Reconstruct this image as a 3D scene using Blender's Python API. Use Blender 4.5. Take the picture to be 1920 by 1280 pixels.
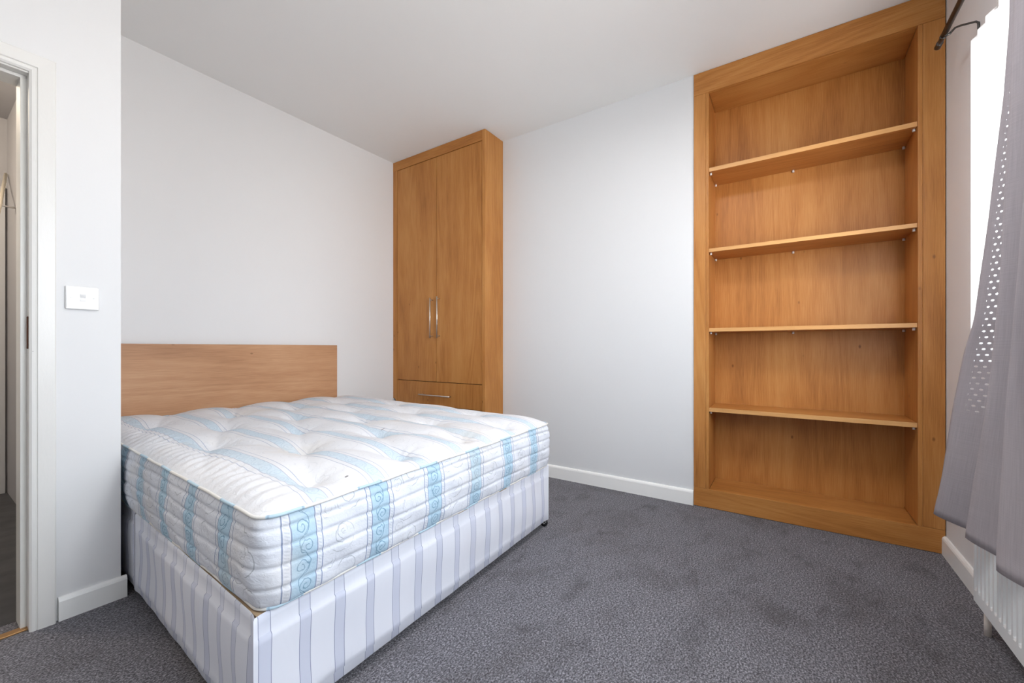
import bpy, bmesh, math, random
import numpy as np
from math import sin, cos, pi, radians, exp, sqrt
random.seed(4); rng = np.random.default_rng(4)
SC = bpy.context.scene
COL = SC.collection
for o in list(bpy.data.objects): bpy.data.objects.remove(o)

# ------------------------------------------------------------------ camera, sky, lights, exposure
TH = radians(33.92)
cam_d = bpy.data.cameras.new('camera'); cam = bpy.data.objects.new('camera', cam_d); COL.objects.link(cam)
cam.location = (0, 0, 1.0); cam.rotation_euler = (radians(90), 0, TH - radians(90))
cam_d.sensor_width = 36; cam_d.lens = 767.8 / 1920 * 36; cam_d.shift_y = 13.7 / 1920
cam_d.clip_start = .02
SC.camera = cam
SC.view_settings.view_transform = 'Standard'; SC.view_settings.look = 'None'
SC.view_settings.gamma = 1; SC.view_settings.use_curve_mapping = False
SC.view_settings.exposure = 0.40

H0 = 2.752
SKY = 10.8          # daylight outside the window
w = bpy.data.worlds.new('sky'); SC.world = w; w.use_nodes = True
nt = w.node_tree; bg = nt.nodes['Background']
tc = nt.nodes.new('ShaderNodeTexCoord'); sp = nt.nodes.new('ShaderNodeSeparateXYZ'); cr = nt.nodes.new('ShaderNodeValToRGB')
nt.links.new(tc.outputs['Generated'], sp.inputs[0]); mr = nt.nodes.new('ShaderNodeMapRange')
mr.inputs['From Min'].default_value = -1; nt.links.new(sp.outputs['Z'], mr.inputs['Value'])
nt.links.new(mr.outputs[0], cr.inputs[0]); nt.links.new(cr.outputs[0], bg.inputs[0])
e = cr.color_ramp.elements; e[0].position = .44; e[0].color = (.95, .93, .90, 1); e[1].position = .56; e[1].color = (.84, .92, 1.0, 1)
bg.inputs[1].default_value = SKY

def area(name, loc, rot, sx, sy, energy, color=(1, 1, 1)):
    l = bpy.data.lights.new(name, 'AREA'); l.shape = 'RECTANGLE'; l.size = sx; l.size_y = sy; l.energy = energy; l.color = color
    o = bpy.data.objects.new(name, l); COL.objects.link(o); o.location = loc; o.rotation_euler = rot; return o
# daylight arriving through the window opening, just outside the glass
def portal(name, loc, rot, sx, sy):
    o = area(name, loc, rot, sx, sy, 0); o.data.cycles.is_portal = True; return o
portal('window_portal', (1.285, -.815, 1.55), (radians(90), 0, 0), 1.97, 1.30)
# added soft daylight fill, slanting in through the window towards the bookcase wall
sl_ = bpy.data.lights.new('fill_sun', 'SUN'); sl_.energy = 4.2; sl_.angle = radians(60); sl_.color = (1, 1, 1)
fill_sun = bpy.data.objects.new('fill_sun', sl_); COL.objects.link(fill_sun); fill_sun.rotation_euler = (radians(88), 0, radians(-38))
area('ceiling_fill_light', (1.22, .45, H0 - .13), (0, 0, 0), .45, .45, 13.5, (.985, .985, 1))  # fill light added at the ceiling, out of view, to even out the room

# ------------------------------------------------------------------ helpers
def lin(r, g, b):
    f = lambda c: (c / 255 / 12.92) if c / 255 <= .04045 else ((c / 255 + .055) / 1.055) ** 2.4
    return (f(r), f(g), f(b), 1)

def prop(o, label=None, cat=None, group=None, kind=None):
    if label: o['label'] = label
    if cat: o['category'] = cat
    if group: o['group'] = group
    if kind: o['kind'] = kind
    return o

def empty(name, loc, label, cat, group=None):
    o = bpy.data.objects.new(name, None); COL.objects.link(o); o.location = loc; o.empty_display_size = .05
    return prop(o, label, cat, group)

def wloc(p):
    v = np.zeros(3)
    while p is not None: v += np.array(p.location); p = p.parent
    return v

def mesh(name, V, F, mat, parent=None, smooth=False, uv=None, kind=None, label=None):
    """V in world coordinates; uv = list of per-face loop uvs"""
    V = np.array(V, float).reshape(-1, 3)
    org = wloc(parent) if parent is not None else np.zeros(3)
    me = bpy.data.meshes.new(name); me.from_pydata((V - org).tolist(), [], [list(map(int, f)) for f in F])
    if uv is not None:
        l = me.uv_layers.new(name='UVMap'); flat = np.array([c for f in uv for c in f], float).ravel(); l.data.foreach_set('uv', flat)
    if smooth: me.polygons.foreach_set('use_smooth', [True] * len(me.polygons))
    me.update()
    if mat: me.materials.append(mat)
    o = bpy.data.objects.new(name, me); COL.objects.link(o)
    if parent is not None: o.parent = parent
    return prop(o, label, None, None, kind)

def boxes(name, bl, mat, parent=None, bevel=.0015, kind=None, label=None, seg=2):
    bm = bmesh.new()
    for (x0, x1, y0, y1, z0, z1) in bl:
        b = bmesh.new(); bmesh.ops.create_cube(b, size=1)
        for v in b.verts: v.co = ((x0 + x1) / 2 + v.co.x * (x1 - x0), (y0 + y1) / 2 + v.co.y * (y1 - y0), (z0 + z1) / 2 + v.co.z * (z1 - z0))
        if bevel: bmesh.ops.bevel(b, geom=b.edges[:], offset=bevel, segments=seg, affect='EDGES', profile=.5)
        t = bpy.data.meshes.new('t'); b.to_mesh(t); b.free(); bm.from_mesh(t); bpy.data.meshes.remove(t)
    V = [v.co[:] for v in bm.verts]; bm.verts.index_update(); F = [[v.index for v in f.verts] for f in bm.faces]; bm.free()
    return mesh(name, V, F, mat, parent, kind=kind, label=label)

def box(name, x0, x1, y0, y1, z0, z1, mat, parent=None, **k): return boxes(name, [(x0, x1, y0, y1, z0, z1)], mat, parent, **k)

def tube(pts, r, n=12, cap=True, base=0):
    """list of points -> V,F ; r scalar or list"""
    P = [np.array(p, float) for p in pts]; R = r if hasattr(r, '__len__') else [r] * len(P); V = []; F = []
    T = [P[min(i + 1, len(P) - 1)] - P[max(i - 1, 0)] for i in range(len(P))]; T = [t / (np.linalg.norm(t) + 1e-12) for t in T]
    up = np.array([0, 0, 1.]) if abs(T[0][2]) < .9 else np.array([1., 0, 0]); a = np.cross(T[0], up); a /= np.linalg.norm(a)
    for p, t, rr in zip(P, T, R):
        a = a - t * np.dot(a, t); a /= np.linalg.norm(a); b = np.cross(t, a)
        for k in range(n): V.append(p + rr * (cos(2 * pi * k / n) * a + sin(2 * pi * k / n) * b))
    for i in range(len(P) - 1):
        for k in range(n): F.append([base + i * n + k, base + i * n + (k + 1) % n, base + (i + 1) * n + (k + 1) % n, base + (i + 1) * n + k])
    if cap: F.append([base + k for k in range(n)][::-1]); F.append([base + (len(P) - 1) * n + k for k in range(n)])
    return V, F
def tubes(name, specs, mat, parent=None, n=12, **k):
    V = []; F = []
    for pts, r in specs:
        v, f = tube(pts, r, n, base=len(V)); V += v; F += f
    return mesh(name, V, F, mat, parent, smooth=k.pop('smooth', True), **k)

def grid_faces(nu, nv, base=0, flip=False):
    F = []
    for j in range(nv - 1):
        for i in range(nu - 1):
            f = [base + j * nu + i, base + j * nu + i + 1, base + (j + 1) * nu + i + 1, base + (j + 1) * nu + i]
            F.append(f[::-1] if flip else f)
    return F

# node expression helper
class X:
    def __init__(s, nt, sock): s.nt = nt; s.s = sock
    def _m(s, op, *a, clamp=False):
        n = s.nt.nodes.new('ShaderNodeMath'); n.operation = op; n.use_clamp = clamp
        for i, v in enumerate((s,) + a):
            if isinstance(v, X): s.nt.links.new(v.s, n.inputs[i])
            else: n.inputs[i].default_value = v
        return X(s.nt, n.outputs[0])
    def __add__(s, o): return s._m('ADD', o)
    __radd__ = __add__
    def __sub__(s, o): return s._m('SUBTRACT', o)
    def __mul__(s, o): return s._m('MULTIPLY', o)
    __rmul__ = __mul__
    def __truediv__(s, o): return s._m('DIVIDE', o)
    def frac(s): return s._m('FRACT')
    def floor(s): return s._m('FLOOR')
    def abs(s): return s._m('ABSOLUTE')
    def sin(s): return s._m('SINE')
    def sqrt(s): return s._m('SQRT')
    def atan2(s, o): return s._m('ARCTAN2', o)
    def lt(s, o): return s._m('LESS_THAN', o)
    def gt(s, o): return s._m('GREATER_THAN', o)
    def mx(s, o): return s._m('MAXIMUM', o)
    def mn(s, o): return s._m('MINIMUM', o)
    def neg1(s): return (s * -1.0) + 1.0
    def line(s, c, wdt): return (s - c).abs().lt(wdt)          # narrow band
    def soft(s, a, b):                                        # map a..b to 0..1
        n = s.nt.nodes.new('ShaderNodeMapRange'); n.interpolation_type = 'SMOOTHSTEP'
        n.inputs['From Min'].default_value = a; n.inputs['From Max'].default_value = b; s.nt.links.new(s.s, n.inputs['Value']); return X(s.nt, n.outputs[0])

class Mat:
    def __init__(s, name, color=(.8, .8, .8, 1), rough=.6, metal=0, spec=.5):
        s.m = bpy.data.materials.new(name); s.m.use_nodes = True; s.nt = s.m.node_tree; s.b = s.nt.nodes['Principled BSDF']
        s.b.inputs['Base Color'].default_value = color; s.b.inputs['Roughness'].default_value = rough
        s.b.inputs['Metallic'].default_value = metal; s.b.inputs['Specular IOR Level'].default_value = spec
    def n(s, t, **k):
        n = s.nt.nodes.new(t)
        for a, b in k.items(): setattr(n, a, b)
        return n
    def l(s, a, b): s.nt.links.new(a.s if isinstance(a, X) else a, b)
    def coord(s, kind='Object', scale=(1, 1, 1), rand=0):
        t = s.n('ShaderNodeTexCoord'); m = s.n('ShaderNodeMapping'); m.inputs['Scale'].default_value = scale
        s.l(t.outputs[kind], m.inputs[0])
        if rand:
            oi = s.n('ShaderNodeObjectInfo'); c = s.n('ShaderNodeCombineXYZ')
            for i in range(3):
                s.l(X(s.nt, oi.outputs['Random']) * (rand * (1 + i * .7)), c.inputs[i])
            s.l(c.outputs[0], m.inputs['Location'])
        return m.outputs[0]
    def noise(s, vec, scale, detail=3, rough=.5, dist=0):
        n = s.n('ShaderNodeTexNoise'); n.inputs['Scale'].default_value = scale; n.inputs['Detail'].default_value = detail
        n.inputs['Roughness'].default_value = rough; n.inputs['Distortion'].default_value = dist; s.l(vec, n.inputs['Vector']); return X(s.nt, n.outputs[0])
    def mix(s, f, a, b, blend='MIX'):
        n = s.n('ShaderNodeMix', data_type='RGBA', blend_type=blend)
        if isinstance(f, X): s.l(f, n.inputs[0])
        else: n.inputs[0].default_value = f
        for v, i in ((a, 6), (b, 7)):
            if isinstance(v, tuple): n.inputs[i].default_value = v
            else: s.l(v, n.inputs[i])
        return n.outputs[2]
    def ramp(s, f, stops):
        n = s.n('ShaderNodeValToRGB'); s.l(f, n.inputs[0]); el = n.color_ramp.elements
        while len(el) < len(stops): el.new(.5)
        for q, (p, c) in zip(el, stops): q.position = p; q.color = c
        return n.outputs[0]
    def color(s, c): s.l(c, s.b.inputs['Base Color']); return s
    def bump(s, h, strength=.3, dist=.002):
        n = s.n('ShaderNodeBump'); n.inputs['Strength'].default_value = strength; n.inputs['Distance'].default_value = dist
        s.l(h, n.inputs['Height']); s.l(n.outputs[0], s.b.inputs['Normal']); return s

# ------------------------------------------------------------------ materials
def paint(name, c, rough=.55, bump=.12):
    m = Mat(name, c, rough, spec=.3); v = m.coord('Object'); a = m.noise(v, 1.3, 3); col = m.mix(a * .5, c, tuple(x * .93 for x in c[:3]) + (1,))
    m.color(col); m.bump(m.noise(v, 90, 4), bump, .001); return m.m
M_wall = paint('wall_paint', (.83, .832, .838, 1))
M_wall_dim = paint('wall_paint_right_dimmed', (.785, .795, .81, 1))  # wall paint copy, shade put into its colour to tone down this wall
M_ceil = paint('ceiling_paint', (.895, .90, .895, 1), .8)
def gloss(name, c, crackle):
    m = Mat(name, c, .28, spec=.5); v = m.coord('Object', (1, 1, .35)); n = m.noise(v, 55, 4, .6, .6)
    m.bump(n, crackle, .0015)
    chips = m.noise(m.coord('Object'), 48, 2).gt(.80); m.color(m.mix(chips * .6, c, lin(120, 112, 100))); return m.m
M_gloss = gloss('white_gloss_wood', lin(236, 235, 232), .25)
M_jamb = gloss('white_crackled_gloss', lin(236, 235, 230), .9)
M_skirt = gloss('white_skirting_gloss', lin(252, 252, 250), .1)

def wood(name, grain, c0, c1, c2, knots=True, rough=.42):
    m = Mat(name, c1, rough, spec=.35)
    st = {'z': (1, 1, .09), 'y': (1, .09, 1), 'x': (.09, 1, 1)}[grain]
    v = m.coord('Object', st, rand=7)
    big = m.noise(v, 3.2, 2, .5, .9)
    rings = ((big * 11.0) + (m.noise(v, 14, 3) * .9)).frac(); rings = (rings - .5).abs() * 2.0
    fine = m.noise(m.coord('Object', {'z': (1, 1, .03), 'y': (1, .03, 1), 'x': (.03, 1, 1)}[grain], rand=7), 260, 3, .6)
    patch = m.noise(m.coord('Object', {'z': (1, 1, .35), 'y': (1, .35, 1), 'x': (.35, 1, 1)}[grain], rand=7), 4.5, 3)
    f = (rings * .17) + (fine * .72) + (patch * .80) + (big * .1)
    col = m.ramp(f - .37, [(0.0, c0), (.5, c1), (1.0, c2)])
    if knots:
        vk = m.n('ShaderNodeTexVoronoi'); vk.inputs['Scale'].default_value = 10
        m.l(m.coord('Object', {'z': (1, 1, .55), 'y': (1, .55, 1), 'x': (.55, 1, 1)}[grain], rand=5), vk.inputs['Vector'])
        k = X(m.nt, vk.outputs['Distance']); rnd = m.n('ShaderNodeSeparateColor'); m.l(vk.outputs['Color'], rnd.inputs[0])
        mask = k.soft(.085, .02) * X(m.nt, rnd.outputs[0]).gt(.35)
        col = m.mix(mask * .65, col, tuple(x * .45 for x in c0[:3]) + (1,))
    m.color(col); m.bump(fine, .06, .0006); return m.m
HON = (lin(132, 76, 30), lin(184, 123, 62), lin(208, 152, 88))
M_oz = wood('honey_oak_vertical', 'z', *HON); M_oy = wood('honey_oak_lengthwise', 'y', *HON); M_ox = wood('honey_oak_crosswise', 'x', *HON)
M_head = wood('pale_oak_headboard', 'x', lin(140, 96, 66), lin(192, 145, 108), lin(216, 174, 136))
M_edge = wood('pale_shelf_edge', 'y', lin(190, 135, 78), lin(208, 156, 98), lin(220, 172, 116), knots=False)
M_dark = Mat('shadow_gap', lin(60, 38, 22), .8).m
M_steel = Mat('brushed_steel', (.72, .69, .66, 1), .28, 1).m
M_pole = Mat('pewter_pole', (.10, .095, .09, 1), .32, .9).m
M_black = Mat('black_plastic', (.012, .012, .014, 1), .35).m
M_plast = Mat('white_plastic', lin(238, 238, 238), .25).m
M_pin = Mat('clear_shelf_pin', (.75, .72, .70, 1), .2).m
M_rad = Mat('radiator_enamel', lin(236, 239, 240), .3).m
M_rust = Mat('rusty_iron', lin(92, 52, 34), .8).m
M_brass = Mat('worn_brass', lin(170, 130, 84), .4, .6).m
M_tan = Mat('tan_hessian', lin(176, 152, 122), .9).m

# carpet
m = Mat('charcoal_carpet', (.1, .1, .1, 1), .98, spec=.05); v = m.coord('Object')
sp_ = m.noise(v, 165, 2, .7); sp2 = m.noise(m.coord('Object', (1, 1.6, 1)), 120, 3, .75, .4)
big = m.noise(v, 3.0, 4, .6, .5); scuff = m.noise(m.coord('Object', (1, 2.0, 1)), 4.5, 7, .68, .6)
f = (sp_ * .75) + (sp2 * .85) - .3
col = m.ramp(f, [(.32, lin(58, 56, 61)), (.5, lin(108, 107, 113)), (.68, lin(172, 169, 176))])
col = m.mix(scuff.soft(.50, .70) * .42, col, lin(58, 55, 58)); col = m.mix(big.soft(.48, .72) * .32, col, lin(64, 58, 56))
m.color(col); m.bump((sp_ * .5) + (sp2 * .8), .9, .006)
try: m.b.inputs['Sheen Weight'].default_value = .15
except Exception: pass
M_carpet = m.m

def curls(x, z, cell, off, r, turn, fr):
    """alternating spiral scrolls stacked in z around x=0; all lengths in metres"""
    k = (z / cell).floor(); sg = ((k * .5).frac() * 4.0) - 1.0
    lx = (x * sg) - off; lz = z - ((k + .5) * cell)
    rr = ((lx * lx) + (lz * lz)).sqrt(); th = lz.atan2(lx) / (2 * pi)
    sp = ((rr / turn) - th).frac().lt(fr)
    return sp * rr.lt(r) * rr.gt(turn * .25)
def ticking(name, period, half, faded, per_rows):
    """quilted damask: uv.x in band periods, uv.y in metres"""
    m = Mat(name, (.8, .8, .8, 1), .75, spec=.2); t = m.n('ShaderNodeTexCoord'); s = m.n('ShaderNodeSeparateXYZ'); m.l(t.outputs['UV'], s.inputs[0])
    u = X(m.nt, s.outputs[0]); z = X(m.nt, s.outputs[1])
    wob = m.noise(t.outputs['UV'], 9, 2) * .012
    x = ((u + .5 + wob).frac() - .5) * period                     # metres from the band centre
    ax = x.abs(); blue = ax.lt(half - .020); edge = ax.lt(half)
    lines = ax.line(half - .0014, .0014).mx(ax.line(half - .0185, .0014))
    rope = ((z * 110.0) + (x * 60.0)).frac().lt(.45) * ax.lt(half - .005) * ax.gt(half - .015)
    dn = m.noise(t.outputs['UV'], 18, 1); dz = (dn - .5) * .014; z = z + dz; brk = m.noise(m.coord('Object'), 30, 2).soft(.38, .56)
    cb = curls(x + (dz * .3), z + .01, .052, .006, .021, .0115, .22) * blue
    vine = ((x - ((z * (2 * pi / .104)).sin() * .016)).abs()).lt(.0012) * blue
    xg = ((u + wob).frac() - .5) * period
    cg = curls(xg, z, .105, .010, .048, .024, .10) * edge.neg1()
    cg2 = curls(xg + .03, z + .04, .07, .02, .024, .012, .14) * edge.neg1()
    w0 = lin(226, 227, 231) if faded else lin(224, 228, 237)
    F = .55 if faded else 1.0
    col = m.mix(blue * (.72 * F), w0, lin(160, 200, 222)); col = m.mix((rope * (.25 * F)), col, lin(150, 165, 180))
    col = m.mix(lines * (.75 if not faded else .42), col, lin(70, 104, 156))
    col = m.mix((cb.mx(vine)) * (.7 * F * F), col, lin(84, 132, 165))
    col = m.mix(cg.mx(cg2) * brk * (.55 * F * F), col, lin(132, 140, 150))
    st = m.noise(m.coord('Object'), 3.2, 4, .6)
    col = m.mix(st.soft(.52, .75) * .35, col, lin(214, 204, 190))
    if faded:                                                     # two small dark marks in the cloth
        g = m.n('ShaderNodeNewGeometry'); gs = m.n('ShaderNodeSeparateXYZ'); m.l(g.outputs['Position'], gs.inputs[0]); gx = X(m.nt, gs.outputs[0]); gy = X(m.nt, gs.outputs[1])
        for px, py, ax_, ay_ in ((.762, 1.126, .006, .004), (1.269, 1.591, .011, .003)):
            dx = (gx - px) / ax_; dy = (gy - py) / ay_; col = m.mix(((dx * dx) + (dy * dy)).lt(1.0) * .8, col, lin(90, 84, 84))
    m.color(col)
    wr = m.noise(m.coord('UV', (3, 14, 1) if not faded else (1.2, 5, 1)), 7, 3, .55, .8)
    m.bump((wr * 1.0) + (cg * .06), .2 if not faded else .35, .008)
    return m.m
M_side = ticking('mattress_border_ticking', .25, .0525, False, 4)
M_top = ticking('mattress_top_ticking', .20, .040, True, 4)
m = Mat('mattress_piping_fabric', (.7, .7, .7, 1), .8); t = m.n('ShaderNodeTexCoord'); s = m.n('ShaderNodeSeparateXYZ'); m.l(t.outputs['UV'], s.inputs[0])
u = X(m.nt, s.outputs[0]); fr = (u * (1 / .255)).frac()
col = m.mix(fr.lt(.36), lin(226, 224, 220), lin(184, 208, 222)); col = m.mix(fr.line(.02, .01).mx(fr.line(.34, .01)) * .35, col, lin(90, 112, 150)); m.color(col); M_pipe = m.m

m = Mat('striped_divan_cloth', (.8, .8, .8, 1), .8, spec=.2); t = m.n('ShaderNodeTexCoord'); s = m.n('ShaderNodeSeparateXYZ'); m.l(t.outputs['UV'], s.inputs[0])
u = X(m.nt, s.outputs[0]); z = X(m.nt, s.outputs[1]); wob = m.noise(t.outputs['UV'], 5, 2) * .03
fr = (u + wob - .02).frac()
col = m.mix(fr.lt(.31) * (z.gt(.294) * -.3 + .75), lin(228, 231, 241), lin(200, 205, 224))
col = m.mix((fr.line(.012, .008).mx(fr.line(.30, .008))) * .8, col, lin(106, 116, 150))
st = m.noise(m.coord('Object'), 2.4, 3); col = m.mix(st.soft(.5, .8) * .25, col, lin(216, 208, 204))
m.color(col); m.bump(m.noise(m.coord('Object', (1.5, 1.5, .6)), 5, 3, .5, .5), .35, .012); M_divan = m.m

# linen curtain with a band of open-work eyelets
m = Mat('grey_linen', (.3, .3, .3, 1), .9, spec=.1); t = m.n('ShaderNodeTexCoord'); s = m.n('ShaderNodeSeparateXYZ'); m.l(t.outputs['UV'], s.inputs[0])
u = X(m.nt, s.outputs[0]); z = X(m.nt, s.outputs[1])
thr = m.noise(m.coord('UV', (9, 620, 1)), 1, 3) + m.noise(m.coord('UV', (620, 9, 1)), 1, 3)
col = m.ramp(thr * .5, [(.25, lin(170, 164, 168)), (.75, lin(200, 193, 197))]); m.color(col); m.bump(thr, .15, .001)
row = (z / .018).floor(); cx = ((u / .0145) + ((row * .5).frac())).frac() - .5; cz = (z / .018).frac() - .5
hole = ((cx * cx) + (cz * cz * 2.2)).lt(.062) * u.gt(.030) * u.lt(.094) * z.gt(.80)
tr = m.n('ShaderNodeBsdfTransparent'); tl = m.n('ShaderNodeBsdfTranslucent'); tl.inputs[0].default_value = lin(170, 165, 172)
a = m.n('ShaderNodeMixShader'); a.inputs[0].default_value = .18; m.l(m.b.outputs[0], a.inputs[1]); m.l(tl.outputs[0], a.inputs[2])
b = m.n('ShaderNodeMixShader'); m.l(hole * .85, b.inputs[0]); m.l(a.outputs[0], b.inputs[1]); m.l(tr.outputs[0], b.inputs[2])
m.l(b.outputs[0], m.nt.nodes['Material Output'].inputs[0]); M_linen = m.m
# blind slat: white fabric, lets light through
m = Mat('blind_fabric', lin(250, 250, 250), .7); tl = m.n('ShaderNodeBsdfTranslucent'); tl.inputs[0].default_value = (.8, .8, .8, 1)
a = m.n('ShaderNodeMixShader'); a.inputs[0].default_value = .55; m.l(m.b.outputs[0], a.inputs[1]); m.l(tl.outputs[0], a.inputs[2]); m.l(a.outputs[0], m.nt.nodes['Material Output'].inputs[0]); M_blind = m.m
# thin window glass
m = Mat('window_glass'); tr = m.n('ShaderNodeBsdfTransparent'); gl = m.n('ShaderNodeBsdfGlossy'); gl.inputs['Roughness'].default_value = .02
fz = m.n('ShaderNodeLayerWeight'); fz.inputs[0].default_value = .5; fc = X(m.nt, fz.outputs['Facing']); a = m.n('ShaderNodeMixShader'); m.l((fc * fc * fc * fc * .5) + .03, a.inputs[0]); m.l(tr.outputs[0], a.inputs[1]); m.l(gl.outputs[0], a.inputs[2])
m.l(a.outputs[0], m.nt.nodes['Material Output'].inputs[0]); M_glass = m.m
m = Mat('fill_lamp_opal_lit', (1, 1, 1, 1)); m.b.inputs['Emission Color'].default_value = (1, .96, .9, 1); m.b.inputs['Emission Strength'].default_value = 3; M_fill_opal = m.m  # glowing shade of the added ceiling fill lamp
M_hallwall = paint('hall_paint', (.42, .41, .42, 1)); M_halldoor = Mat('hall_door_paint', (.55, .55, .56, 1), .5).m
m = Mat('hall_carpet', (.05, .05, .05, 1), .95); m.color(m.mix(m.noise(m.coord('Object'), 9, 4), lin(52, 52, 54), lin(92, 92, 95))); M_hallfloor = m.m

# ------------------------------------------------------------------ the room
H = 2.752; XB = 2.83; YA = 3.09; YC = -.64; YD = 2.23; XL = -1.05; NIB = .49
S = 'structure'
box('floor', XL - .15, 3.25, YC - .2, 3.2, -.1, 0, M_carpet, bevel=0, kind=S)
box('ceiling', XL - .15, 3.25, YC - .2, 3.2, H, H + .1, M_ceil, bevel=0, kind=S)
box('wall_back', NIB, 3.25, YA, YA + .12, 0, H, M_wall, bevel=0, kind=S)
boxes('wall_right', [(XB, 3.25, .497, YA, 0, H), (3.125, 3.25, YC, .497, 0, H)], M_wall_dim, bevel=0, kind=S)
WX0, WX1, WZ0, WZ1 = .30, 2.27, .90, 2.20      # window opening
boxes('wall_front', [(XL, WX0, YC - .16, YC, 0, H), (WX1, 3.25, YC - .16, YC, 0, H), (WX0, WX1, YC - .16, YC, 0, WZ0), (WX0, WX1, YC - .16, YC, WZ1, H)], M_wall, bevel=0, kind=S)
box('wall_left', XL - .12, XL, YC - .16, YD + .12, 0, H, M_wall, bevel=0, kind=S)
DX0, DX1, DZ = -.56, .263, 1.996                 # door opening
boxes('wall_entrance', [(XL, DX0 - .031, YD, YD + .12, 0, H), (DX1, NIB, YD, YD + .12, 0, H), (DX0 - .031, DX1, YD, YD + .12, DZ, H), (.405, NIB, YD + .12, YA, 0, H)], M_wall, bevel=0, kind=S)

def skirting(name, p0, p1, nrm, h=.09, t=.016, ends=True):
    p0 = np.array(p0, float); p1 = np.array(p1, float); n = np.array(nrm, float)
    prof = [(0, 0), (t, 0), (t, h - .014), (t - .003, h - .006), (t * .45, h), (0, h)]; V = []
    for p in (p0, p1):
        for a, z in prof: V.append((p[0] + n[0] * a, p[1] + n[1] * a, z))
    k = len(prof); F = [[i, (i + 1) % k, k + (i + 1) % k, k + i] for i in range(k)] + [list(range(k))[::-1], [k + i for i in range(k)]]
    return mesh(name, V, F, M_skirt, kind=S)
skirting('baseboard_right', (XB, .499), (XB, 1.985), (-1, 0), h=.095, t=.018)
skirting('baseboard_front', (XB, YC), (XL, YC), (0, 1))
skirting('baseboard_entrance', (.318, YD), (NIB + .016, YD), (0, -1), h=.085)
skirting('baseboard_back', (NIB, YA), (2.58, YA), (0, -1))
skirting('baseboard_left', (XL, YC), (XL, YD), (1, 0))

# door frame (door_1) ------------------------------------------------------------
d1 = prop(bpy.data.objects.new('door_1', None), kind=S); COL.objects.link(d1); d1.location = (DX1 - .03, YD, 0)
def mould(name, x0, x1, top, parent):            # right-hand architrave with a rounded inner bead
    prof = [(x0, 0), (x0, .010), (x0 + .006, .0155), (x0 + .014, .0165), (x0 + .018, .013), (x0 + .020, .018), (x1 - .004, .020), (x1, .016), (x1, 0)]
    V = [];k = len(prof)
    for z in (0, top):
        for x, a in prof: V.append((x, YD - a, z + ((x - x0) if z else 0)))
    F = [[i, (i + 1) % k, k + (i + 1) % k, k + i][::-1] for i in range(k)] + [list(range(k)), [k + i for i in range(k)][::-1]]
    return mesh(name, V, F, M_gloss, parent)
mould('architrave', .248, .312, 1.980, d1)
prof = [(0, 0), (0, .010), (.006, .0155), (.014, .0165), (.018, .013), (.020, .018), (.060, .020), (.064, .016), (.064, 0)]; V = []; k = len(prof)
for x, sgn in ((.248, 1), (-.60, -1)):
    for zz, a in prof: V.append((x + sgn * zz, YD - a, 1.980 + zz))
mesh('architrave', V, [[i, (i + 1) % k, k + (i + 1) % k, k + i] for i in range(k)] + [list(range(k))[::-1], [k + i for i in range(k)]], M_gloss, d1)
box('architrave', -.664, -.60, YD - .020, YD, 0, 2.044, M_gloss, d1)
box('jamb', .232, .262, YD + .032, YD + .125, 0, 1.965, M_jamb, d1)
box('jamb', DX0 - .03, DX0, YD - .002, YD + .125, 0, 1.985, M_jamb, d1)
boxes('jamb', [(DX0 - .02, .262, YD + .034, YD + .125, 1.965, 1.995)], M_gloss, d1)
box('door_lining', .248, .262, YD - .002, YD + .032, 0, 1.985, M_gloss, d1, bevel=.003)
box('door_lining', DX0, .262, YD - .002, YD + .030, 1.975, 1.995, M_gloss, d1, bevel=.002)
box('strike_plate', .2455, .2485, YD + .002, YD + .022, 1.00, 1.115, M_rust, d1, label='rusty iron strip let into the white door frame')
box('threshold_strip', DX0, .25, YD + .012, YD + .045, -.001, .006, M_brass, d1, bevel=.002, label='worn brass carpet threshold strip')

# hallway beyond the door -----------------------------------------------------------
HX = .405
boxes('wall_hall', [(HX, HX + .08, YA, 4.52, 0, H), (-1.2, HX + .08, 4.52, 4.62, 0, H), (-1.32, -1.2, YD + .12, 4.62, 0, H)], M_hallwall, bevel=0, kind=S)
box('wall_hall_lining', HX - .012, HX, YD + .125, YA + .6, .0, H, M_hallwall, bevel=0, kind=S)
f2 = box('floor.001', -1.3, HX + .08, YD + .12, 4.62, -.1, .001, M_hallfloor, bevel=0, kind=S)
box('ceiling.001', -1.3, HX + .08, YD + .12, 4.62, 2.6, 2.7, M_hallwall, bevel=0, kind=S)
box('baseboard_hall', HX - .028, HX - .012, YD + .13, YA + .6, 0, .10, M_halldoor, kind=S)
d2 = prop(bpy.data.objects.new('door_2', None), kind=S); COL.objects.link(d2); d2.location = (.2, 4.5, 0)
box('architrave', .335, .395, 4.495, 4.52, 0, 2.12, M_halldoor, d2); box('architrave', -.50, .334, 4.495, 4.519, 2.06, 2.12, M_halldoor, d2)
box('door_leaf', -.44, .335, 4.505, 4.519, 0, 2.06, M_halldoor, d2)
for k in range(7): box('plank', -.43 + k * .109, -.43 + k * .109 + .103, 4.497, 4.506, .01, 2.05, M_halldoor, d2, bevel=.003)
hr = empty('handrail', (.30, 4.2, 1.9), 'pale sloping rail glimpsed high in the hallway past the door frame', 'handrail')
tubes('rail', [([(.394, 4.46, 2.20), (.331, 4.0, 1.88), (.30, 3.80, 1.74)], .009)], Mat('rail_paint', lin(215, 205, 185), .4).m, hr)
tubes('rail_bracket', [([(.345, 4.10, 1.94), (.352, 4.10, 1.90), (.403, 4.10, 1.90)], .006)], M_steel, hr)
hl = bpy.data.lights.new('hall_fill_light', 'POINT'); hl.energy = 34; hl.color = (1, .86, .68); hl.shadow_soft_size = .1  # unseen point light added to brighten the hallway
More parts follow.
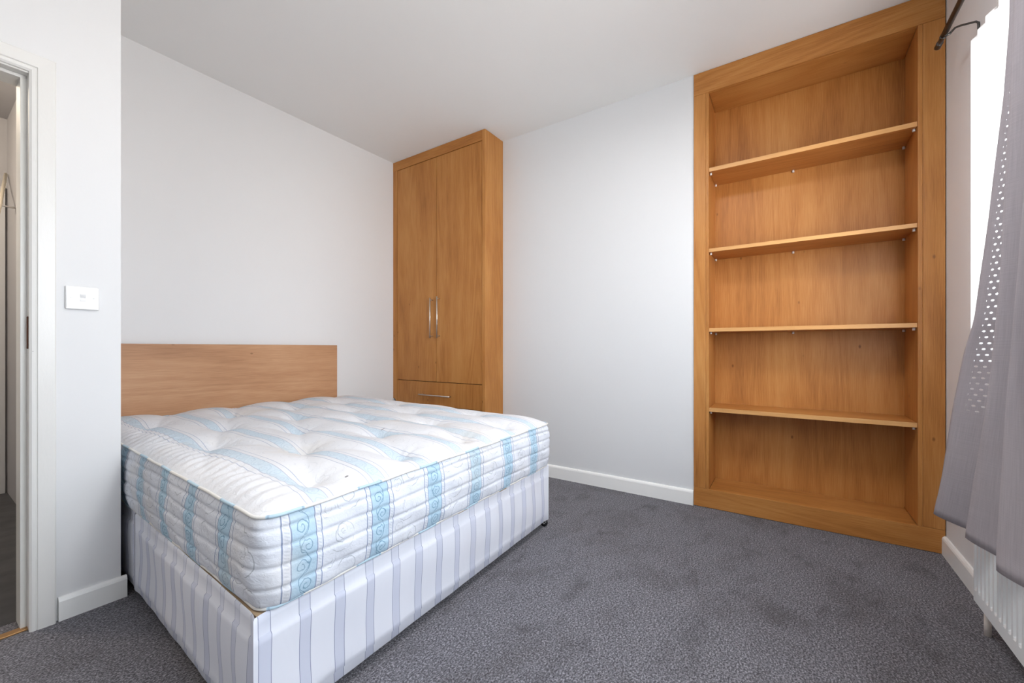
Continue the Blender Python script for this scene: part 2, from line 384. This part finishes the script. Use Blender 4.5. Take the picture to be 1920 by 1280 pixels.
hlo = bpy.data.objects.new('hall_fill_light', hl); COL.objects.link(hlo); hlo.location = (-.45, 3.4, 2.35)

# window ---------------------------------------------------------------------------
w1 = prop(bpy.data.objects.new('window_1', None), kind=S); COL.objects.link(w1); w1.location = ((WX0 + WX1) / 2, YC - .13, WZ0)
yf0, yf1 = YC - .15, YC - .09
M_upvc = Mat('white_window_frame', lin(240, 240, 240), .3).m
boxes('window_frame', [(WX0, WX1, yf0, yf1, WZ0, WZ0 + .06), (WX0, WX1, yf0, yf1, WZ1 - .06, WZ1), (WX0, WX0 + .06, yf0, yf1, WZ0, WZ1), (WX1 - .06, WX1, yf0, yf1, WZ0, WZ1),
      (1.24, 1.30, yf0, yf1, WZ0, WZ1)], M_upvc, w1)
for a, b in ((WX0 + .06, 1.24), (1.30, WX1 - .06)):
    box('pane', a, b, YC - .123, YC - .119, WZ0 + .06, WZ1 - .06, M_glass, w1, bevel=0)
box('window_sill', WX0 + .001, WX1 - .001, YC - .089, YC + .02, WZ0 + .001, WZ0 + .022, M_upvc, w1, bevel=.004)

# ------------------------------------------------------------------ fitted bookcase
bk = empty('bookcase', (2.97, -.07, 0), 'tall built-in honey oak bookcase with four open shelves set into the right wall', 'bookcase')
F0 = 2.823; YL, YR = .497, -.637; OL, OR = .410, -.540; SB = 3.105; PT = .118; TZ = 2.612
box('top_rail', F0, F0 + .018, YR, YL, TZ, H - .002, M_oy, bk)
box('stile', F0, F0 + .018, OL + .018, YL, PT + .001, TZ - .001, M_oz, bk); box('stile', F0, F0 + .018, YR, OR - .018, PT + .001, TZ - .001, M_oz, bk)
box('plinth', F0, F0 + .018, YR, YL, .002, PT, M_oy, bk)
box('side_panel', F0 + .0015, SB, OL, OL + .0175, PT, TZ, M_oz, bk); box('side_panel', F0 + .0015, SB, OR - .0175, OR, PT, TZ, M_oz, bk)
box('back_panel', SB, SB + .012, OR - .02, OL + .02, PT - .02, TZ + .02, M_oz, bk)
box('top_panel', F0 + .019, SB, OR, OL, TZ, TZ + .018, M_oy, bk); box('bottom_panel', F0 + .019, SB, OR, OL, PT - .018, PT - .0005, M_oy, bk)
for (z0, z1) in ((2.113, 2.138), (1.608, 1.630), (1.107, 1.130), (.605, .630)):
    sh = box('shelf', F0 + .010, SB - .001, OR + .001, OL - .001, z0, z1, M_oy, bk)
    box('edge_strip', F0 + .0085, F0 + .0102, OR + .001, OL - .001, z0 + .0005, z1 - .0005, M_edge, sh, bevel=0)
    for (x, y) in ((F0 + .035, OL - .008), (F0 + .035, OR + .008), (SB - .03, OL - .008), (SB - .03, OR + .008), (SB - .008, -.03)):
        tubes('shelf_pin', [([(x, y, z0 - .014), (x, y, z0 - .0005)], .0065)], M_pin, bk, n=8)

# ------------------------------------------------------------------ fitted wardrobe
wd = empty('wardrobe', (2.7, 2.55, 0), 'tall honey oak corner wardrobe with two doors and a drawer, beyond the bed', 'wardrobe')
WF = 2.585; Y0, Y1 = 1.994, YA - .001; D0 = 2.028; D1 = 3.030; DM = 2.530
box('side_panel', WF - .004, XB - .001, Y0, Y0 + .030, .002, H - .002, M_oz, wd)
box('top_rail', WF - .004, WF + .016, Y0 + .031, Y1, 2.668, H - .002, M_oy, wd)
# left stile with a rounded notch over a grey pipe
V = []; prof = [(D1 + .002, .002), (Y1, .002), (Y1, .490)] + [(Y1 - .034 * sin(a), .490 + .034 * (1 - cos(a)) ) for a in np.linspace(0, pi / 2, 7)] 
prof = [(D1 + .002, .002), (Y1 - .036, .002), (Y1 - .036, .505)] + [(Y1 - .036 + .022 * (1 - cos(a)), .505 + .030 * sin(a)) for a in np.linspace(.2, pi / 2, 6)] + [(Y1, .537), (Y1, 2.667), (D1 + .002, 2.667)]
k = len(prof)
for x in (WF - .002, WF + .016):
    for y, z in prof: V.append((x, y, z))
mesh('stile', V, [list(range(k)), [k + i for i in range(k)][::-1]] + [[i, k + i, k + (i + 1) % k, (i + 1) % k] for i in range(k)], M_oz, wd)
tubes('pipe', [([(WF + .035, Y1 - .018, .002), (WF + .035, Y1 - .018, .56)], .016)], Mat('dusty_grey_pipe', lin(96, 104, 108), .6).m, wd, label='dusty grey pipe in the corner notch')
box('carcass', WF + .022, XB - .002, Y0 + .031, Y1 - .04, .05, 2.66, M_dark, wd, bevel=0)
def bar_handle(parent, p0, p1, horiz):
    V = []; F = []; x = 2.552
    p0 = np.array((x,) + p0); p1 = np.array((x,) + p1); d = (p1 - p0) / np.linalg.norm(p1 - p0)
    specs = [([p0 - d * .012, p1 + d * .012], .0058)]
    for p in (p0 + d * .006, p1 - d * .006): specs.append(([p, p + np.array((WF - x, 0, 0))], .0045))
    return tubes('handle', specs, M_steel, parent, label='brushed steel bar handle')
dr = box('door', WF, WF + .019, DM + .0015, D1, .714, 2.664, M_oz, wd, bevel=.0018); bar_handle(dr, (2.575, 1.105), (2.575, 1.43), 0)
dr = box('door', WF, WF + .019, D0, DM - .0015, .714, 2.664, M_oz, wd, bevel=.0018); bar_handle(dr, (2.492, 1.105), (2.492, 1.437), 0)
dw = box('drawer', WF, WF + .019, D0, D1, .503, .709, M_oz, wd, bevel=.0018); bar_handle(dw, (2.36, .596), (2.705, .596), 1)
dw = box('drawer', WF, WF + .019, D0, D1, .285, .499, M_oz, wd, bevel=.0018); bar_handle(dw, (2.36, .39), (2.705, .39), 1)
box('plinth', WF, WF + .018, D0, D1, .003, .281, M_oy, wd)

# ------------------------------------------------------------------ bed
def quad(c):     # bilinear plan map, u left->right, v foot->head
    FL, FR, HR, HL = [np.array(p, float) for p in c]
    return lambda u, v: (FL * (1 - u) + FR * u) * (1 - v) + (HL * (1 - u) + HR * u) * v
BW, BL = 1.54, 1.95
base_map = quad(((.472, 1.070), (2.036, 1.120), (2.050, 3.03), (.550, 3.03)))
bed = empty('bed_base', (1.27, 2.05, 0), 'white divan bed base with grey-lilac striped cloth, beneath the mattress', 'bed base')
ZB0, ZB1 = .034, .345
def section(v0, v1):
    V = []; F = []; U = []
    sides = [((0, v0), (1, v0), 'f'), ((1, v0), (1, v1), 'r'), ((1, v1), (0, v1), 'h'), ((0, v1), (0, v0), 'l')]
    zs = [ZB0, ZB0 + .004, .062, .070, .085] + list(np.linspace(.10, .275, 8)) + [.288, .294, .325, ZB1 - .004, ZB1]
    for (a, b, tag) in sides:
        A = base_map(*a); B = base_map(*b); L = np.linalg.norm(B - A); nn = max(2, int(L / .02)); d = (B - A) / L; nrm = np.array((d[1], -d[0])); base = len(V)
        for z in zs:
            for i in range(nn + 1):
                t = i / nn; p = A + (B - A) * t; s = L * t
                inset = .004 if z in (ZB0, ZB1) else 0
                fold = -.0055 if z < .066 else (-.006 if z > .291 else 0)
                wv = .0022 * sin(s * 19 + z * 7) + .0018 * sin(s * 43 + 1.3)
                if z > .07: wv += .003 * sin(z * 24 + s * 3)
                edge = min(1, min(s, L - s) / .03); wv *= edge * min(1, .25 + (z - ZB0) / .05) * min(1, .15 + (ZB1 - z) / .05)
                q = p + nrm * (fold * edge + wv - inset) + d * (inset if t == 0 else (-inset if t == 1 else 0))
                V.append((q[0], q[1], z))
        for j in range(len(zs) - 1):
            for i in range(nn):
                F.append([base + j * (nn + 1) + i, base + j * (nn + 1) + i + 1, base + (j + 1) * (nn + 1) + i + 1, base + (j + 1) * (nn + 1) + i])
        for f in F[-(len(zs) - 1) * nn:]:
            uu = []
            for q in f:
                x, y, z = V[q]
                if tag in 'fh': uu.append(((x - .482) / .105, z))
                else: uu.append(((1.199 - y) / .0995, z))
            U.append(uu)
    return V, F, U
for (v0, v1) in ((0, .552), (.560, 1)):
    V, F, U = section(v0, v1)
    sec = mesh('base_section', V, F, M_divan, bed, smooth=True, uv=U)
    c = [base_map(u, v) for (u, v) in ((0.007, v0 + .004), (.993, v0 + .004), (.993, v1 - .004), (.007, v1 - .004))]
    V = [(p[0], p[1], z) for z in (ZB1 - .012, ZB1 - .0015) for p in c]
    mesh('top_cloth', V, [[3, 2, 1, 0], [4, 5, 6, 7], [0, 1, 5, 4], [1, 2, 6, 5], [2, 3, 7, 6], [3, 0, 4, 7]], M_tan, sec, label='tan hessian top of the base')
    V = [(p[0], p[1], z) for z in (ZB0 + .003, ZB0 + .012) for p in c]
    mesh('underside', V, [[3, 2, 1, 0], [4, 5, 6, 7], [0, 1, 5, 4], [1, 2, 6, 5], [2, 3, 7, 6], [3, 0, 4, 7]], M_black, sec)
for (u, v) in ((.03, .035), (.990, .010), (.03, .50), (.97, .50), (.03, .62), (.97, .62), (.03, .96), (.97, .96)):
    p = base_map(u, v); tubes('caster', [([(p[0] - .009, p[1], .0175), (p[0] + .009, p[1], .0175)], .0175), ([(p[0], p[1], .02), (p[0], p[1], .040)], .007)], M_black, bed, n=16)
    tubes('caster_hub', [([(p[0] - .0105, p[1], .0175), (p[0] + .0105, p[1], .0175)], .006)], M_steel, bed, n=10)

# headboard
hb = empty('headboard', (1.25, 3.06, 0), 'plain pale oak headboard panel against the back wall above the mattress', 'headboard')
box('panel', .50, 1.983, 3.058, 3.076, .35, 1.029, M_head, hb)
for x in (.85, 1.65): box('strut', x - .03, x + .03, 3.0765, 3.0885, .0, .80, M_ox, hb)

# mattress
mat_map = quad(((.485, 1.056), (2.038, 1.106), (2.046, 3.030), (.538, 3.030)))
ms = empty('mattress', (1.27, 2.05, ZB1), 'deep tufted white mattress with pale blue patterned bands, lying on the striped base', 'mattress')
MZ0 = ZB1 + .001
def plan(u, v, r=.06):                   # metres in the unit frame -> rounded corners -> world plan
    a = u * BW; b = v * BL
    for cu, cv, su, sv in ((r, r, -1, -1), (BW - r, r, 1, -1), (BW - r, BL - r, 1, 1), (r, BL - r, -1, 1)):
        x = (a - cu) * su; y = (b - cv) * sv
        if x > 0 and y > 0:
            x, y = x * sqrt(1 - (y / r) ** 2 / 2), y * sqrt(1 - (x / r) ** 2 / 2)
            a = cu + su * x; b = cv + sv * y
    return mat_map(a / BW, b / BL)
tufts = []
for j in range(6):
    yy = 1.20 + j * .345
    for i in range(-1, 6):
        xx = .69 + .34 * i + (.17 if j % 2 else 0)
        if .60 < xx < 2.0 and yy < 3.02: tufts.append((xx, yy))
T = np.array(tufts)
def edge_z(v): return .582 + .020 * v
NU, NV = 190, 230
cu = np.concatenate([np.linspace(0, .075, 14)[:-1], np.linspace(.075, BW - .075, NU - 26), np.linspace(BW - .075, BW, 14)[1:]]) / BW
cv = np.concatenate([np.linspace(0, .075, 14)[:-1], np.linspace(.075, BL - .075, NV - 26), np.linspace(BL - .075, BL, 14)[1:]]) / BL
V = []; UVv = []
ph = rng.uniform(0, 6, len(T))
for v in cv:
    for u in cu:
        p = plan(u, v); de = max(0, min(u, 1 - u) * BW); df = max(0, min(v, 1 - v) * BL)
        e = (1 - exp(-de / .05)) * (1 - exp(-df / .05))
        dx = p[0] - T[:, 0]; dy = p[1] - T[:, 1]; r = np.hypot(dx, dy); ang = np.arctan2(dy, dx)
        pit = np.exp(-(r / .075) ** 1.1)
        wr = (np.exp(-((r - .05) / .05) ** 2) * np.cos(ang * 9 + ph)).sum() * .0014
        # valleys joining neighbouring tufts along the diagonals
        k = (p[0] - .69) / .34; q = (p[1] - 1.20) / .69
        d1_ = abs(((k + q) + .5) % 1 - .5); d2_ = abs(((k - q) + .5) % 1 - .5)
        val = exp(-(d1_ / .13) ** 1.3) + exp(-(d2_ / .13) ** 1.3)
        z = edge_z(v) + e * (.053 - .043 * min(1.2, pit.sum()) - .013 * min(1.3, val)) + wr
        # pull lines from the left border towards the first tufts
        if u * BW < .16: z += .0026 * sin(p[1] * 120 + u * 9 * sin(p[1] * 7)) * exp(-((u * BW - .07) / .05) ** 2)
        if z < edge_z(v) - .012: z = edge_z(v) - .012
        V.append((p[0], p[1], z))
F = grid_faces(NU, NV)
vv = np.array(V); UVv = np.stack([(vv[:, 0] - .642) / .200, vv[:, 1]], 1)
mesh('top_panel', V, F, M_top, ms, smooth=True, uv=[[tuple(UVv[q]) for q in f] for f in F])
# perimeter for border and piping
per = []
N1, N2 = 150, 190
for i in range(N1): per.append(plan(i / N1, 0))
uf = lambda n: [i / n for i in range(n)]
P = [(t, 0) for t in uf(N1)] + [(1, t) for t in uf(N2)] + [(1 - t, 1) for t in uf(N1)] + [(0, 1 - t) for t in uf(N2)]
per = np.array([plan(a, b) for a, b in P]); vpar = [b for a, b in P]
n = len(per); tan = np.roll(per, -1, 0) - np.roll(per, 1, 0); tan /= np.linalg.norm(tan, axis=1)[:, None]; nor = np.stack([tan[:, 1], -tan[:, 0]], 1)
seg = np.linalg.norm(np.roll(per, -1, 0) - per, axis=1); arc = np.concatenate([[0], np.cumsum(seg)[:-1]])
# arc measured so that bands fall where they should on foot and left sides
rows = np.linspace(0, 1, 56); V = []
quilt = [.403, .457, .506, .550]
for t in rows:
    for i in range(n):
        zt = edge_z(vpar[i]) - .004; z = MZ0 + .006 + (zt - MZ0 - .006) * t
        bulge = .014 * sin(pi * min(1, max(0, t))) ** .7 - .004 * (1 - min(1, t / .06)) ** 2 - .004 * (1 - min(1, (1 - t) / .08)) ** 2
        s = arc[i]
        zq = z + .004 * sin(s * 5.0)
        g = sum(exp(-((zq - q) / .0055) ** 2) for q in quilt) * .0042
        pu = .0016 * sin(s * 62 + z * 30) * (1 - min(1, g * 200)) + .002 * sin(s * 21 + z * 50)
        vs = exp(-((((s + .02) / .105) % 1 - .5) * .105 / .004) ** 2) * .0018
        o = bulge - g + pu - vs
        V.append((per[i][0] + nor[i][0] * o, per[i][1] + nor[i][1] * o, z))
F = []; U = []
def uband(i):                                # band coordinate, continuous round the foot-left corner
    p = per[i % n]; a, b = P[i % n]
    return p, a, b
foot_u = lambda x: (x - .588) / .247
left_u = lambda y: -1 - (y - 1.2525) / .257
ub = np.zeros(n + 1)
for i in range(n):
    s = arc[i]; p = per[i]
    if i < N1 and p[0] > .565: ub[i] = foot_u(p[0])
    elif i >= N1: ub[i] = 0
L0 = arc[-1] + seg[-1]
i1 = max(k for k in range(n) if P[k][0] == 0 and k > n - N2 and per[k][1] > 1.14); i2 = min(k for k in range(N1) if per[k][0] > .565)
last = ub[N1 - 1]
for i in range(N1, n):
    if i <= i1 and i >= n - N2: ub[i] = left_u(per[i][1])
    elif i < n - N2: ub[i] = last + (arc[i] - arc[N1 - 1]) / .25
ua, ubb = ub[i1], ub[i2]; tot = (L0 - arc[i1]) + arc[i2]
for k in list(range(i1 + 1, n)) : ub[k] = ua + (ubb - ua) * (arc[k] - arc[i1]) / tot
ub[n] = ua + (ubb - ua) * (L0 - arc[i1]) / tot
for k in range(0, i2): ub[k] = ub[n] + (ubb - ub[n]) * arc[k] / arc[i2]
for j in range(len(rows) - 1):
    for i in range(n):
        i_ = (i + 1) % n; F.append([j * n + i, j * n + i_, (j + 1) * n + i_, (j + 1) * n + i])
        z0 = V[j * n + i][2]; z1 = V[(j + 1) * n + i][2]
        a = ub[i]; b = ub[i + 1] if i == n - 1 else ub[i + 1]
        if i == n - N2 - 1: b = a + .05
        U.append([(a, z0), (b, z0), (b, z1), (a, z1)])
mesh('border', V, F, M_side, ms, smooth=True, uv=U)
def piping(z_off, r, out, nm):
    V = []; F = []; U = []; K = 10
    for i in range(n):
        zc = (edge_z(vpar[i]) + z_off) if z_off > -.1 else MZ0 + .0055
        zc += .001 * sin(arc[i] * 31)
        for k in range(K):
            a = 2 * pi * k / K; V.append((per[i][0] + nor[i][0] * (out + r * cos(a)), per[i][1] + nor[i][1] * (out + r * cos(a)), zc + r * sin(a)))
    for i in range(n):
        i_ = (i + 1) % n
        for k in range(K):
            k_ = (k + 1) % K; F.append([i * K + k, i_ * K + k, i_ * K + k_, i * K + k_]); a = arc[i]; b = arc[i] + seg[i]; U.append([(a, 0), (b, 0), (b, 1), (a, 1)])
    mesh(nm, V, F, M_pipe, ms, smooth=True, uv=U)
piping(.0, .0044, .001, 'top_piping'); piping(-.5, .0042, -.005, 'bottom_piping')
ring = [i for i in range(n)]
mesh('underside', [(per[i][0] * .99 + 1.27 * .01, per[i][1] * .99 + 2.05 * .01, MZ0 + .003) for i in ring], [ring[::-1]], M_tan, ms)

# ------------------------------------------------------------------ light switch
sw = empty('light_switch', (.381, YD, 1.192), 'white single light switch plate on the wall beside the door frame', 'light switch')
box('plate', .336, .426, YD - .010, YD, 1.149, 1.236, M_plast, sw, bevel=.003, seg=3)
bz = 1.193
V = [(x, YD - a, z) for x in (.374, .389) for (a, z) in ((.010, bz - .013), (.0125, bz - .013), (.0105, bz), (.0145, bz + .013), (.010, bz + .013))]
mesh('rocker', V, [[0, 1, 2, 3, 4][::-1], [5, 6, 7, 8, 9], [0, 5, 6, 1][::-1], [1, 6, 7, 2][::-1], [2, 7, 8, 3][::-1], [3, 8, 9, 4][::-1]], M_plast, sw)
M_scr = Mat('screw_metal', (.35, .34, .33, 1), .4, .6).m
for x in (.351, .411): tubes('screw', [([(x, YD - .0095, bz), (x, YD - .0112, bz)], .0030)], M_scr, sw, n=10, smooth=False)

# ------------------------------------------------------------------ radiator under the window
rd = empty('radiator', (1.5, -.575, .1), 'white ribbed panel radiator under the window, below the grey curtain', 'radiator')
RX1 = 2.135; RX0 = RX1 - .0333 * 38; RZ0, RZ1 = .105, .70; RF = -.552
xs = []; dep = []
for k in range(38):
    x = RX1 - k * .0333
    for a, dd in ((0, 0), (.009, 0), (.0145, 1), (.0245, 1), (.030, 0)): xs.append(x - a); dep.append(dd)
xs.append(RX0); dep.append(0)
zr = [(RZ0, 0), (RZ0 + .040, 0), (RZ0 + .046, .35), (RZ0 + .056, 1), (RZ1 - .056, 1), (RZ1 - .044, 0), (RZ1, 0)]
V = []
for z, g in zr:
    for x, dd in zip(xs, dep): V.append((x, RF - .0085 * dd * g, z))
F = grid_faces(len(xs), len(zr), flip=False); b = len(V); nx = len(xs)
for z, g in zr:
    for x, dd in zip(xs, dep): V.append((x, RF - .016, z))
F += grid_faces(nx, len(zr), base=b, flip=True)
for j in range(len(zr) - 1): F += [[j * nx, (j + 1) * nx, b + (j + 1) * nx, b + j * nx], [j * nx + nx - 1, b + j * nx + nx - 1, b + (j + 1) * nx + nx - 1, (j + 1) * nx + nx - 1]]
for i in range(nx - 1): F += [[i, b + i, b + i + 1, i + 1], [(len(zr) - 1) * nx + i, (len(zr) - 1) * nx + i + 1, b + (len(zr) - 1) * nx + i + 1, b + (len(zr) - 1) * nx + i]]
mesh('front_panel', V, F, M_rad, rd)
box('side_cover', RX1 - .002, RX1 + .002, -.604, RF - .001, RZ0 + .01, RZ1, M_rad, rd, bevel=.001)
box('back_panel', RX0, RX1 - .003, -.606, -.592, RZ0 + .004, RZ1, M_rad, rd)
boxes('top_grille', [(RX0 + .01 + k * .02, RX0 + .018 + k * .02, -.592, RF - .015, RZ1 - .006, RZ1) for k in range(61)], M_rad, rd, bevel=0, kind='stuff')
for x in (RX1 - .2, RX0 + .2): box('bracket', x, x + .03, YC + .001, -.606, .25, .6, M_rad, rd)
tubes('pipe', [([(2.108, -.579, .001), (2.108, -.579, .092)], .0095)], Mat('cream_pipe_paint', lin(228, 218, 208), .4).m, rd)
tubes('valve', [([(2.108, -.579, .09), (2.108, -.579, .122)], .012), ([(2.108, -.579, .112), (2.09, -.579, .118)], .009)], M_black, rd)

# ------------------------------------------------------------------ curtain pole
RY, RZ = -.535, 2.292
cp = empty('curtain_pole', (1.3, RY, RZ), 'dark pewter curtain pole with plain cap, above the window', 'curtain pole')
tubes('pole', [([(-.1, RY, RZ), (2.40, RY, RZ)], .0100)], M_pole, cp, n=20)
tubes('finial', [([(2.395, RY, RZ), (2.405, RY, RZ), (2.4055, RY, RZ), (2.445, RY, RZ), (2.4455, RY, RZ), (2.452, RY, RZ), (2.4525, RY, RZ), (2.478, RY, RZ), (2.480, RY, RZ)],
      [.0112, .0112, .0095, .0095, .0112, .0112, .0100, .0110, .009])], M_pole, cp, n=20, label='black end cap')
for bx in (2.375, 1.2, .0):
    tubes('bracket', [([(bx, RY + .001, RZ - .016), (bx, RY - .012, RZ - .012), (bx, RY - .028, RZ + .006), (bx + .01, RY - .045, RZ + .014), (bx + .03, YC + .012, RZ + .022), (bx + .032, YC + .004, RZ + .016), (bx + .032, YC + .003, RZ - .012)], [.0045, .0045, .004, .004, .004, .004, .0045])], M_pole, cp, n=10)

for k in range(7):
    x = 1.775 - k * .075; R_ = .0155; pts = [(x, RY + R_ * sin(a), RZ - .0045 + R_ * cos(a)) for a in np.linspace(0, 2 * pi, 21)]
    tubes('curtain_ring', [(pts, .0016)], M_pole, cp, n=6)

# ------------------------------------------------------------------ vertical blind
vb = empty('vertical_blind', (1.7, -.59, 2.18), 'bright white vertical blind hanging in the window, behind the grey curtain', 'blind')
box('head_rail', .35, 2.08, -.632, -.606, 2.168, 2.20, M_plast, vb)
BX = [2.245, 2.180, 2.108, 1.985, 1.915, 1.845, 1.775, 1.705, 1.635, 1.565]
for k, x in enumerate(BX):
    a = radians(24); wdt = .089; V = []; c = (x - .0445 * cos(a), -.592)
    for z in (.95, 2.160):
        for t in np.linspace(-.5, .5, 7):
            bow = .003 * (1 - 4 * t * t)
            V.append((c[0] - t * wdt * cos(a) , c[1] - t * wdt * sin(a) + bow, z))
    for z in (.95, 2.160):
        for t in np.linspace(-.5, .5, 7):
            bow = .003 * (1 - 4 * t * t)
            V.append((c[0] - t * wdt * cos(a), c[1] - t * wdt * sin(a) + bow + .0007, z))
    F = grid_faces(7, 2) + grid_faces(7, 2, 14, True)
    F += [[i, i + 14, i + 15, i + 1] for i in range(6)] + [[7 + i, 8 + i, 22 + i, 21 + i] for i in range(6)] + [[0, 7, 21, 14], [6, 20, 27, 13]]
    sl = mesh('slat', V, F, M_blind, vb)
    box('slat_hanger', c[0] - .014, c[0] + .014, c[1] - .020, c[1] + .003, 2.150, 2.170, M_plast, sl, bevel=.0005)

# ------------------------------------------------------------------ curtain
s_, c_ = sin(TH), cos(TH)
# three fold lines surveyed from the photograph (height in the picture -> horizontal position), turned into real positions
EDGE = [(-60, 1893), (40, 1892), (183, 1881), (325, 1863), (427, 1851), (508, 1839), (600, 1826), (664, 1806), (768, 1785), (890, 1766), (966, 1750)]
L1 = [(-60, 1900), (100, 1893), (200, 1889), (325, 1881), (406, 1877), (520, 1871), (640, 1860), (760, 1846), (900, 1822), (1000, 1807)]
L2 = [(-60, 1945), (100, 1934), (321, 1920), (520, 1904), (760, 1883), (1024, 1866)]
def place(z, Y, table):
    Xv = 2.0
    for _ in range(40):
        d = c_ * Xv + s_ * Y; v = 653.7 - 767.8 * (z - 1) / d; k = (np.interp(v, [a for a, b in table], [b for a, b in table]) - 960) / 767.8
        Xv = Y * (s_ * k + c_) / (-c_ * k + s_)
    return Xv
NZ = 70; V = []; UVs = []; NSEG = 14
zt, zb = 2.268, .398
for j in range(NZ):
    t = j / (NZ - 1); z = zt + (zb - zt) * t; zc = min(z, 1.98)
    h = min(1, max(0, (2.0 - z) / 1.6)); ye = -.520 + .082 * h ** 1.2; yc = -.506 + .038 * h; yv = -.552 + .016 * h
    xe = place(zc, ye, EDGE); x1 = place(zc, yc, L1); x2 = place(zc, yc - .002, L2)
    x1 = min(x1, xe - .02); x2 = min(x2, x1 - .05)
    pitch = x1 - x2
    ctl = [(xe, ye), (x1 + .012 + .012 * h, yv + .004), (x1 - .012, yc), (x2 + .014, yv), (x2 - .014, yc)]
    for k in range(3): ctl += [(x2 - (k + 1) * pitch * .9 + .02, yv), (x2 - (k + 1) * pitch * .9 - .012, yc)]
    for c in range(len(ctl) - 1):
        (xa, ya), (xb, yb) = ctl[c], ctl[c + 1]
        for i in range(NSEG + (1 if c == len(ctl) - 2 else 0)):
            a = i / NSEG; b = a * a * (3 - 2 * a)
            x = xa + (xb - xa) * a; y = ya + (yb - ya) * b + .0035 * sin(pi * a) * sin(z * 5 + c * 2) * h
            zz = z + (.008 * (y - yv) / .07 - .004) * (t > .97)
            V.append((x, y, zz)); UVs.append((.11 * (c * .5 + a * .5) * 2 if c == 0 else .11 + (c - 1 + a) * .07, z))
NS = (len(ctl) - 1) * NSEG + 1
F = grid_faces(NS, NZ, flip=True)
cu_ = mesh('curtain', V, F, M_linen, smooth=True, uv=[[UVs[k] for k in f] for f in F])
prop(cu_, 'grey linen curtain in soft folds hanging over the radiator at the window', 'curtain')
md = cu_.modifiers.new('thickness', 'SOLIDIFY'); md.thickness = .0012


# ------------------------------------------------------------------ unseen ceiling lamp, added to brighten the room
cl = empty('added_ceiling_lamp', (1.22, .45, H), 'added round white opal fill lamp flat on the ceiling, out of view', 'ceiling lamp')
def lathe(name, prof, cx, cy, mat, parent, n=40):
    V = []; F = []
    for r, z in prof:
        for k in range(n): V.append((cx + r * cos(2 * pi * k / n), cy + r * sin(2 * pi * k / n), z))
    for i in range(len(prof) - 1):
        for k in range(n): F.append([i * n + k, i * n + (k + 1) % n, (i + 1) * n + (k + 1) % n, (i + 1) * n + k])
    return mesh(name, V, F, mat, parent, smooth=True)
lathe('fill_lamp_plate', [(.001, H), (.16, H), (.16, H - .025), (.001, H - .025)], 1.22, .45, M_plast, cl)
lathe('fill_lamp_shade', [(.15, H - .026), (.165, H - .05), (.15, H - .085), (.10, H - .11), (.04, H - .122), (.001, H - .124)], 1.22, .45, M_fill_opal, cl)
